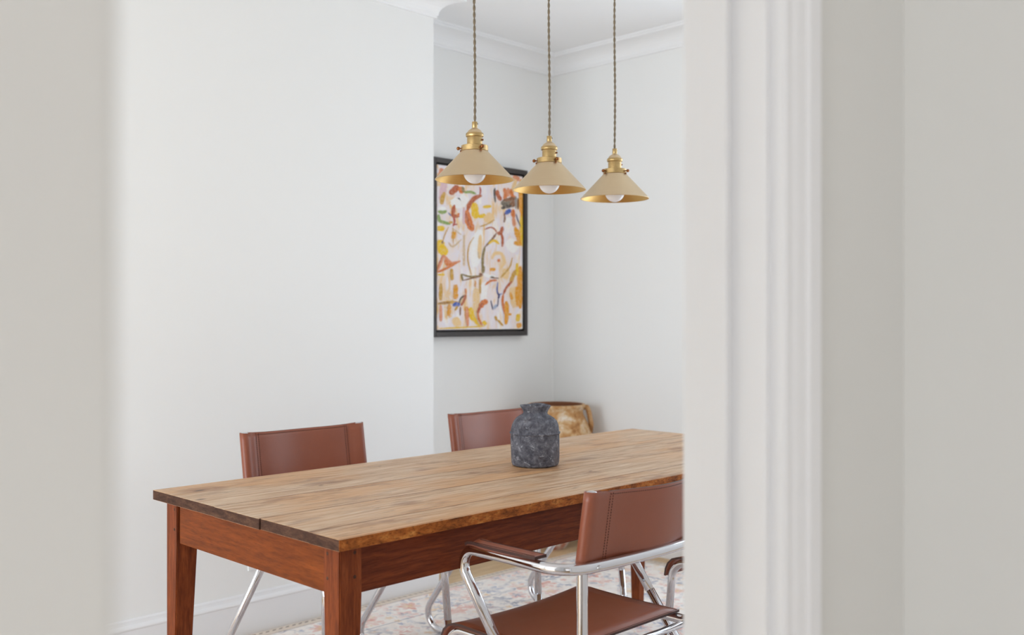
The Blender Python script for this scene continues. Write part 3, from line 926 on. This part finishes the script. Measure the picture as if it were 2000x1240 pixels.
# ------------------------------------------------------------------ framed painting on the alcove wall
PX0, PX1, PZ0, PZ1 = 3.245, 3.932, 1.136, 2.040
pic = tag(empty('painting', ((PX0 + PX1) / 2, YA, PZ0)), 'abstract painting of orange, yellow and white strokes in a thin black frame', 'painting')
pcx = (PX0 + PX1) / 2
fw, fd = 0.026, 0.046
hw = (PX1 - PX0) / 2; ph = PZ1 - PZ0
for nm, b in (('frame_side', (-hw, -hw + fw, -fd, -0.002, 0, ph)), ('frame_side', (hw - fw, hw, -fd, -0.002, 0, ph)),
              ('frame_side', (-hw + fw, hw - fw, -fd, -0.002, 0, fw)), ('frame_side', (-hw + fw, hw - fw, -fd, -0.002, ph - fw, ph))):
    box(nm, *b, M['frame'], pic, 0.0015)
box('backing', -hw + fw, hw - fw, -0.018, -0.004, fw, ph - fw, M['frame_in'], pic)
cw = hw - fw - 0.009; cz0 = fw + 0.010; cz1 = ph - fw - 0.010
def m_canvas():
    m = mat('painted_canvas', (0.8, 0.78, 0.8), 0.6, spec=0.3); t = NT(m)
    c = t.coord()
    n = t.noise(t.mapping(c, scale=(7, 1, 3)), 1.6, 4, 0.6, 0.6)
    col = t.ramp(n, [(0.30, srgb(240, 206, 150)), (0.42, srgb(244, 228, 220)), (0.55, srgb(238, 230, 236)), (0.64, srgb(250, 244, 238)), (0.76, srgb(244, 206, 164))])
    n2 = t.noise(t.mapping(c, loc=(4, 1, 2), scale=(14, 1, 4)), 1.5, 4, 0.6, 0.8)
    col = t.mix(t.ramp(n2, [(0.54, (0, 0, 0)), (0.68, (0.8,) * 3)]), col, srgb(242, 192, 96))
    t.color(col)
    return m
canvas = box('canvas', -cw, cw, -0.040, -0.018, cz0, cz1, m_canvas(), pic, 0.002)
def m_stroke():
    m = mat('oil_paint_strokes', (1, 1, 1), 0.5, spec=0.4); t = NT(m)
    a = t.n('ShaderNodeVertexColor'); a.layer_name = 'paint'
    n = t.noise(t.mapping(t.coord(), scale=(60, 1, 60)), 1.0, 4, 0.7)
    t.color(t.mix(t.ramp(n, [(0.45, (0, 0, 0)), (0.75, (0.45,) * 3)]), a.outputs['Color'], srgb(246, 226, 206)))
    br = t.noise(t.mapping(t.coord(), scale=(150, 1, 110)), 1.0, 3, 0.65)
    cov = t.math('ADD', a.outputs['Alpha'], t.math('MULTIPLY', t.math('SUBTRACT', br, 0.5), 1.1))
    t.link(t.math('GREATER_THAN', cov, 0.5), t.b.inputs['Alpha'])
    return m
YEL, AMB, ORG, RUST, RED = srgb(240, 196, 20), srgb(232, 158, 20), srgb(216, 116, 40), srgb(184, 88, 42), srgb(180, 58, 44)
OLV, GRN, BRN, DRK, BLU, NAV = srgb(138, 118, 66), srgb(140, 166, 88), srgb(136, 88, 56), srgb(72, 64, 60), srgb(56, 92, 178), srgb(40, 56, 116)
SAL, OCH, PAL, WHT, TAN, PNK = srgb(224, 146, 106), srgb(206, 156, 54), srgb(242, 206, 150), srgb(248, 246, 244), srgb(216, 188, 150), srgb(226, 190, 196)
S = [  # colour, width, opacity, points (x right, y down, in units of the traced picture)
    (PAL, 60, .6, [(60, 90), (55, 200)]), (PAL, 50, .5, [(110, 70), (130, 180)]), (PNK, 40, .7, [(90, 130), (60, 300)]), (SAL, 30, .7, [(70, 60), (50, 150)]),
    (WHT, 60, .7, [(330, 480), (300, 620), (290, 760)]), (WHT, 70, .7, [(520, 560), (600, 640)]), (WHT, 60, .8, [(120, 300), (200, 300), (210, 250)]),
    (PAL, 50, .6, [(300, 880), (300, 1100)]), (PAL, 60, .6, [(590, 1050), (560, 880)]), (PAL, 60, .5, [(110, 900), (110, 1130)]), (WHT, 40, .8, [(360, 850), (350, 1000)]),
    (TAN, 16, .6, [(215, 500), (215, 770)]), (PAL, 24, .8, [(330, 520), (320, 700)]), (PAL, 22, .7, [(410, 700), (430, 660), (480, 660), (500, 720), (470, 770)]),
    (YEL, 40, 1, [(285, 300), (290, 360), (300, 415)]), (YEL, 17, .9, [(345, 332), (410, 325)]), (YEL, 24, .9, [(310, 400), (370, 390)]), (YEL, 40, 1, [(60, 465), (58, 505)]),
    (YEL, 48, 1, [(55, 600), (75, 640), (105, 660)]), (YEL, 30, .9, [(262, 1030), (268, 1090), (290, 1130)]), (YEL, 26, 1, [(628, 380), (636, 520), (640, 610)]), (AMB, 26, .8, [(570, 580), (635, 592)]),
    (AMB, 34, 1, [(628, 130), (632, 260), (636, 400)]), (SAL, 34, .9, [(560, 120), (620, 135)]), (PAL, 26, .8, [(590, 130), (560, 240)]), (AMB, 32, .9, [(622, 740), (618, 900), (622, 1050)]), (YEL, 20, .8, [(598, 720), (596, 820)]),
    (YEL, 46, .9, [(52, 560), (62, 640)]), (AMB, 40, .7, [(600, 880), (612, 1040)]), (YEL, 36, .7, [(296, 1110), (330, 1165)]), (AMB, 34, .6, [(230, 1020), (240, 1120)]), (PAL, 60, .7, [(420, 380), (360, 440)]),
    (AMB, 36, .7, [(590, 480), (612, 560)]), (YEL, 30, .8, [(610, 1080), (600, 1140)]), (PAL, 50, .7, [(520, 760), (500, 840)]), (AMB, 26, .7, [(140, 560), (150, 500)]), (PAL, 44, .8, [(150, 1100), (180, 1170)]),
    (RUST, 34, 1, [(180, 188), (150, 215), (118, 246)]), (ORG, 34, .9, [(190, 190), (205, 240)]), (OLV, 16, .9, [(205, 190), (215, 235)]), (GRN, 15, .9, [(215, 232), (260, 228), (300, 242)]), (RED, 9, 1, [(323, 188), (330, 215), (324, 252)]),
    (RUST, 24, 1, [(340, 250), (290, 270), (255, 310), (238, 360)]), (ORG, 38, 1, [(236, 350), (240, 410), (258, 460), (278, 500)]), (RUST, 12, .9, [(225, 370), (240, 430), (262, 480)]),
    (RUST, 22, 1, [(150, 318), (143, 360), (145, 395), (185, 398)]), (ORG, 12, .9, [(170, 400), (182, 375)]), (RED, 11, 1, [(145, 395), (150, 440), (140, 470)]), (RED, 8, .9, [(148, 455), (172, 456)]), (PNK, 14, .8, [(215, 330), (212, 460)]),
    (OCH, 22, .9, [(85, 230), (70, 280), (65, 320)]), (GRN, 20, .9, [(40, 365), (70, 372), (100, 362)]), (GRN, 18, .9, [(45, 385), (52, 430), (90, 445), (125, 455)]), (WHT, 20, 1, [(45, 345), (95, 348)]), (BLU, 6, 1, [(108, 372), (128, 398)]), (OCH, 14, .9, [(112, 440), (140, 442)]),
    (DRK, 12, .9, [(432, 195), (430, 240), (436, 300)]), (RUST, 24, .9, [(448, 210), (456, 250), (480, 285)]), (ORG, 22, .9, [(500, 195), (512, 240), (500, 285)]), (ORG, 22, .9, [(548, 200), (560, 250), (590, 270)]), (SAL, 18, .8, [(530, 190), (530, 260)]),
    (BRN, 30, 1, [(480, 300), (530, 285), (585, 270)]), (srgb(120, 110, 96), 28, 1, [(480, 290), (510, 310), (560, 300)]), (BRN, 30, 1, [(540, 320), (590, 300)]), (DRK, 18, 1, [(478, 340), (510, 330), (560, 322)]), (srgb(150, 146, 140), 12, 1, [(588, 250), (588, 345)]), (BRN, 12, .9, [(604, 260), (604, 350)]),
    (BLU, 24, 1, [(505, 378), (530, 362), (552, 350)]), (NAV, 7, 1, [(588, 375), (602, 420), (625, 472)]), (BRN, 11, .9, [(500, 370), (505, 410), (498, 440)]), (WHT, 28, .9, [(520, 410), (545, 430)]), (ORG, 24, 1, [(570, 345), (566, 380), (578, 405)]), (SAL, 22, .8, [(568, 400), (578, 470)]), (AMB, 24, .8, [(580, 465), (600, 530), (622, 600)]),
    (RUST, 8, .9, [(355, 490), (400, 474), (430, 486), (446, 512)]), (RUST, 22, .9, [(448, 516), (476, 510), (488, 466)]), (RUST, 14, .9, [(476, 510), (488, 550), (486, 612)]), (BRN, 11, 1, [(446, 512), (410, 560), (360, 612)]), (OLV, 14, 1, [(362, 606), (346, 680), (344, 800)]), (OLV, 20, .7, [(350, 740), (346, 800)]), (YEL, 14, 1, [(385, 590), (425, 566), (466, 592)]),
    (OCH, 8, .7, [(320, 470), (380, 450), (432, 418)]), (OCH, 6, .8, [(112, 470), (85, 530), (72, 580)]), (BRN, 10, .7, [(70, 570), (70, 592)]), (OCH, 6, .8, [(140, 470), (142, 590)]), (TAN, 9, .9, [(110, 580), (140, 610), (200, 556)]), (TAN, 6, .8, [(130, 480), (200, 530)]),
    (OCH, 7, .8, [(285, 540), (250, 600), (240, 690), (255, 770), (268, 812)]), (TAN, 10, .7, [(310, 640), (322, 700)]), (SAL, 18, .9, [(448, 708), (472, 704)]), (ORG, 10, .9, [(452, 712), (468, 702)]), (AMB, 20, .7, [(392, 770), (440, 768)]),
    (SAL, 16, 1, [(78, 668), (58, 720), (36, 785)]), (RUST, 5, .9, [(74, 664), (50, 725), (34, 770)]), (SAL, 17, 1, [(78, 668), (105, 705), (135, 726), (192, 710)]), (ORG, 20, 1, [(85, 700), (110, 740), (150, 730)]), (ORG, 13, 1, [(36, 790), (90, 765), (170, 722)]), (YEL, 12, .9, [(38, 806), (88, 806)]),
    (OLV, 10, .9, [(194, 800), (260, 820), (340, 812)]), (BRN, 8, .9, [(200, 848), (270, 830), (335, 818)]), (OLV, 11, .9, [(196, 800), (206, 850)]), (WHT, 18, 1, [(350, 800), (385, 815), (440, 818)]), (BRN, 8, 1, [(400, 826), (462, 832)]), (DRK, 8, .9, [(398, 822), (428, 824)]), (ORG, 12, .8, [(360, 880), (400, 850), (450, 846)]), (BRN, 16, .8, [(318, 800), (345, 812)]),
    (OCH, 9, .9, [(562, 680), (545, 745), (510, 790), (470, 830)]), (OCH, 22, .9, [(588, 770), (560, 830), (545, 870)]), (RUST, 14, .9, [(560, 850), (515, 900), (492, 950)]), (ORG, 14, .9, [(495, 940), (488, 1000), (508, 1095)]), (AMB, 26, 1, [(515, 990), (520, 1060), (512, 1160)]), (AMB, 14, .9, [(515, 1088), (556, 1084)]), (AMB, 18, .8, [(545, 930), (560, 985)]),
    (BLU, 8, 1, [(454, 855), (448, 910), (458, 945), (486, 938)]), (NAV, 10, 1, [(452, 930), (462, 955), (456, 975)]), (NAV, 6, .9, [(458, 960), (452, 1020), (440, 1032)]), (srgb(170, 182, 206), 18, .8, [(446, 1015), (420, 1050)]), (NAV, 6, .9, [(402, 985), (410, 1020), (416, 1055)]),
    (OCH, 20, .8, [(60, 860), (58, 990)]), (AMB, 30, .6, [(158, 865), (158, 985)]), (OCH, 17, .9, [(36, 1008), (100, 1000), (180, 998)]), (BRN, 8, .6, [(40, 1004), (130, 1000)]), (SAL, 15, .9, [(58, 1010), (60, 1135)]), (AMB, 22, .6, [(115, 1005), (112, 1105)]), (OCH, 12, .7, [(150, 1060), (190, 990)]), (SAL, 18, .7, [(232, 1030), (240, 1175)]),
    (BLU, 22, 1, [(138, 1022), (165, 1010), (186, 1022)]), (DRK, 9, 1, [(180, 1005), (195, 970), (220, 948)]), (RUST, 15, 1, [(194, 1024), (212, 985), (226, 945)]), (ORG, 8, .9, [(228, 945), (224, 900)]), (BRN, 8, 1, [(190, 1026), (188, 1092)]), (TAN, 10, .8, [(186, 1010), (208, 965)]),
    (ORG, 30, 1, [(382, 990), (345, 1005), (325, 1040)]), (RUST, 16, .9, [(345, 1000), (316, 1050), (312, 1080)]), (ORG, 12, .9, [(310, 1070), (318, 1120), (342, 1165)]), (TAN, 7, .9, [(300, 1060), (302, 1110), (330, 1165)]), (YEL, 24, .7, [(345, 1130), (370, 1160)]),
    (OCH, 10, .8, [(325, 830), (328, 945)]), (AMB, 14, .5, [(290, 840), (292, 900)]), (OCH, 14, .8, [(432, 1095), (446, 1130)]), (OCH, 12, .8, [(450, 1120), (494, 1168)]), (AMB, 30, .9, [(590, 1168), (632, 1160)]), (YEL, 8, .8, [(40, 1180), (200, 1174), (370, 1166)]), (OCH, 18, .8, [(130, 760), (134, 850)]),
]
def paint_strokes():
    v = []; f = []; cols = []
    X0, X1 = 36.0, 640.0
    for si, (c, wd, op, pts) in enumerate(S):
        P = [Vector((x, y)) for x, y in pts]
        # resample with Catmull-Rom
        Q = []
        for i in range(len(P) - 1):
            p0 = P[max(i - 1, 0)]; p1 = P[i]; p2 = P[i + 1]; p3 = P[min(i + 2, len(P) - 1)]
            for k in range(6):
                t = k / 6
                Q.append(0.5 * ((2 * p1) + (p2 - p0) * t + (2 * p0 - 5 * p1 + 4 * p2 - p3) * t * t + (3 * p1 - p0 - 3 * p2 + p3) * t ** 3))
        Q.append(P[-1])
        n = len(Q); base = len(v)
        dep = -0.0402 - 0.000012 * si
        for i in range(n):
            d = (Q[min(i + 1, n - 1)] - Q[max(i - 1, 0)])
            d = d.normalized() if d.length > 1e-6 else Vector((1, 0))
            nn = Vector((-d.y, d.x)); s_ = i / (n - 1)
            tap = min(1, 0.35 + 2.6 * min(s_, 1 - s_)) * (1 + random.uniform(-.10, .10))
            hw_ = wd * 0.80 * tap
            for j, (o_, al) in enumerate(((-1, 0), (-0.6, 1), (0, 1), (0.6, 1), (1, 0))):
                q = Q[i] + nn * (hw_ * o_)
                fx = (q.x - X0) / (X1 - X0)
                fx = max(0.0, min(1.0, fx)); top = 40 + 75 * fx
                fy = max(0.0, min(1.0, (q.y - top) / (1190 - top)))
                v.append((-cw + 2 * cw * fx, dep, cz1 - (cz1 - cz0) * fy))
                e = 1.0 if 0 < i < n - 1 else 0.35
                cols.append((*c, al * op * e))
        for i in range(n - 1):
            for j in range(4):
                a = base + i * 5 + j
                f.append((a, a + 5, a + 6, a + 1))
    o = new_obj('paint_strokes', v, f, m_stroke(), canvas)
    at = o.data.color_attributes.new('paint', 'FLOAT_COLOR', 'POINT')
    at.data.foreach_set('color', [k for c in cols for k in c])
    return o
paint_strokes()
pic.location.y = YA

# ------------------------------------------------------------------ wall socket low on the chimney breast
so = tag(empty('wall_socket', (2.101, YB, 0.290)), 'white double wall socket low on the chimney breast behind the table', 'socket')
box('plate', -0.073, 0.073, -0.010, 0.0, -0.043, 0.043, M['plastic'], so, 0.002)
for s in (-1, 1):
    box('switch', s * 0.030 - 0.006, s * 0.030 + 0.006, -0.013, -0.0095, 0.012, 0.028, M['plastic'], so, 0.001)
    for (px, pz) in ((0.0, 0.006), (-0.011, -0.014), (0.011, -0.014)):
        box('pin_hole', s * 0.042 + px - 0.0025, s * 0.042 + px + 0.0025, -0.0106, -0.0098, pz - 0.0035, pz + 0.0035, M['dark'], so)
    v, f = lathe_data([(0, 0.0012), (0.003, 0.001), (0.0035, 0)], 10)
    new_obj('screw', [(s * 0.060 + x, -0.010 - z, y - 0.020) for x, y, z in v], f, M['steel'], so, True)
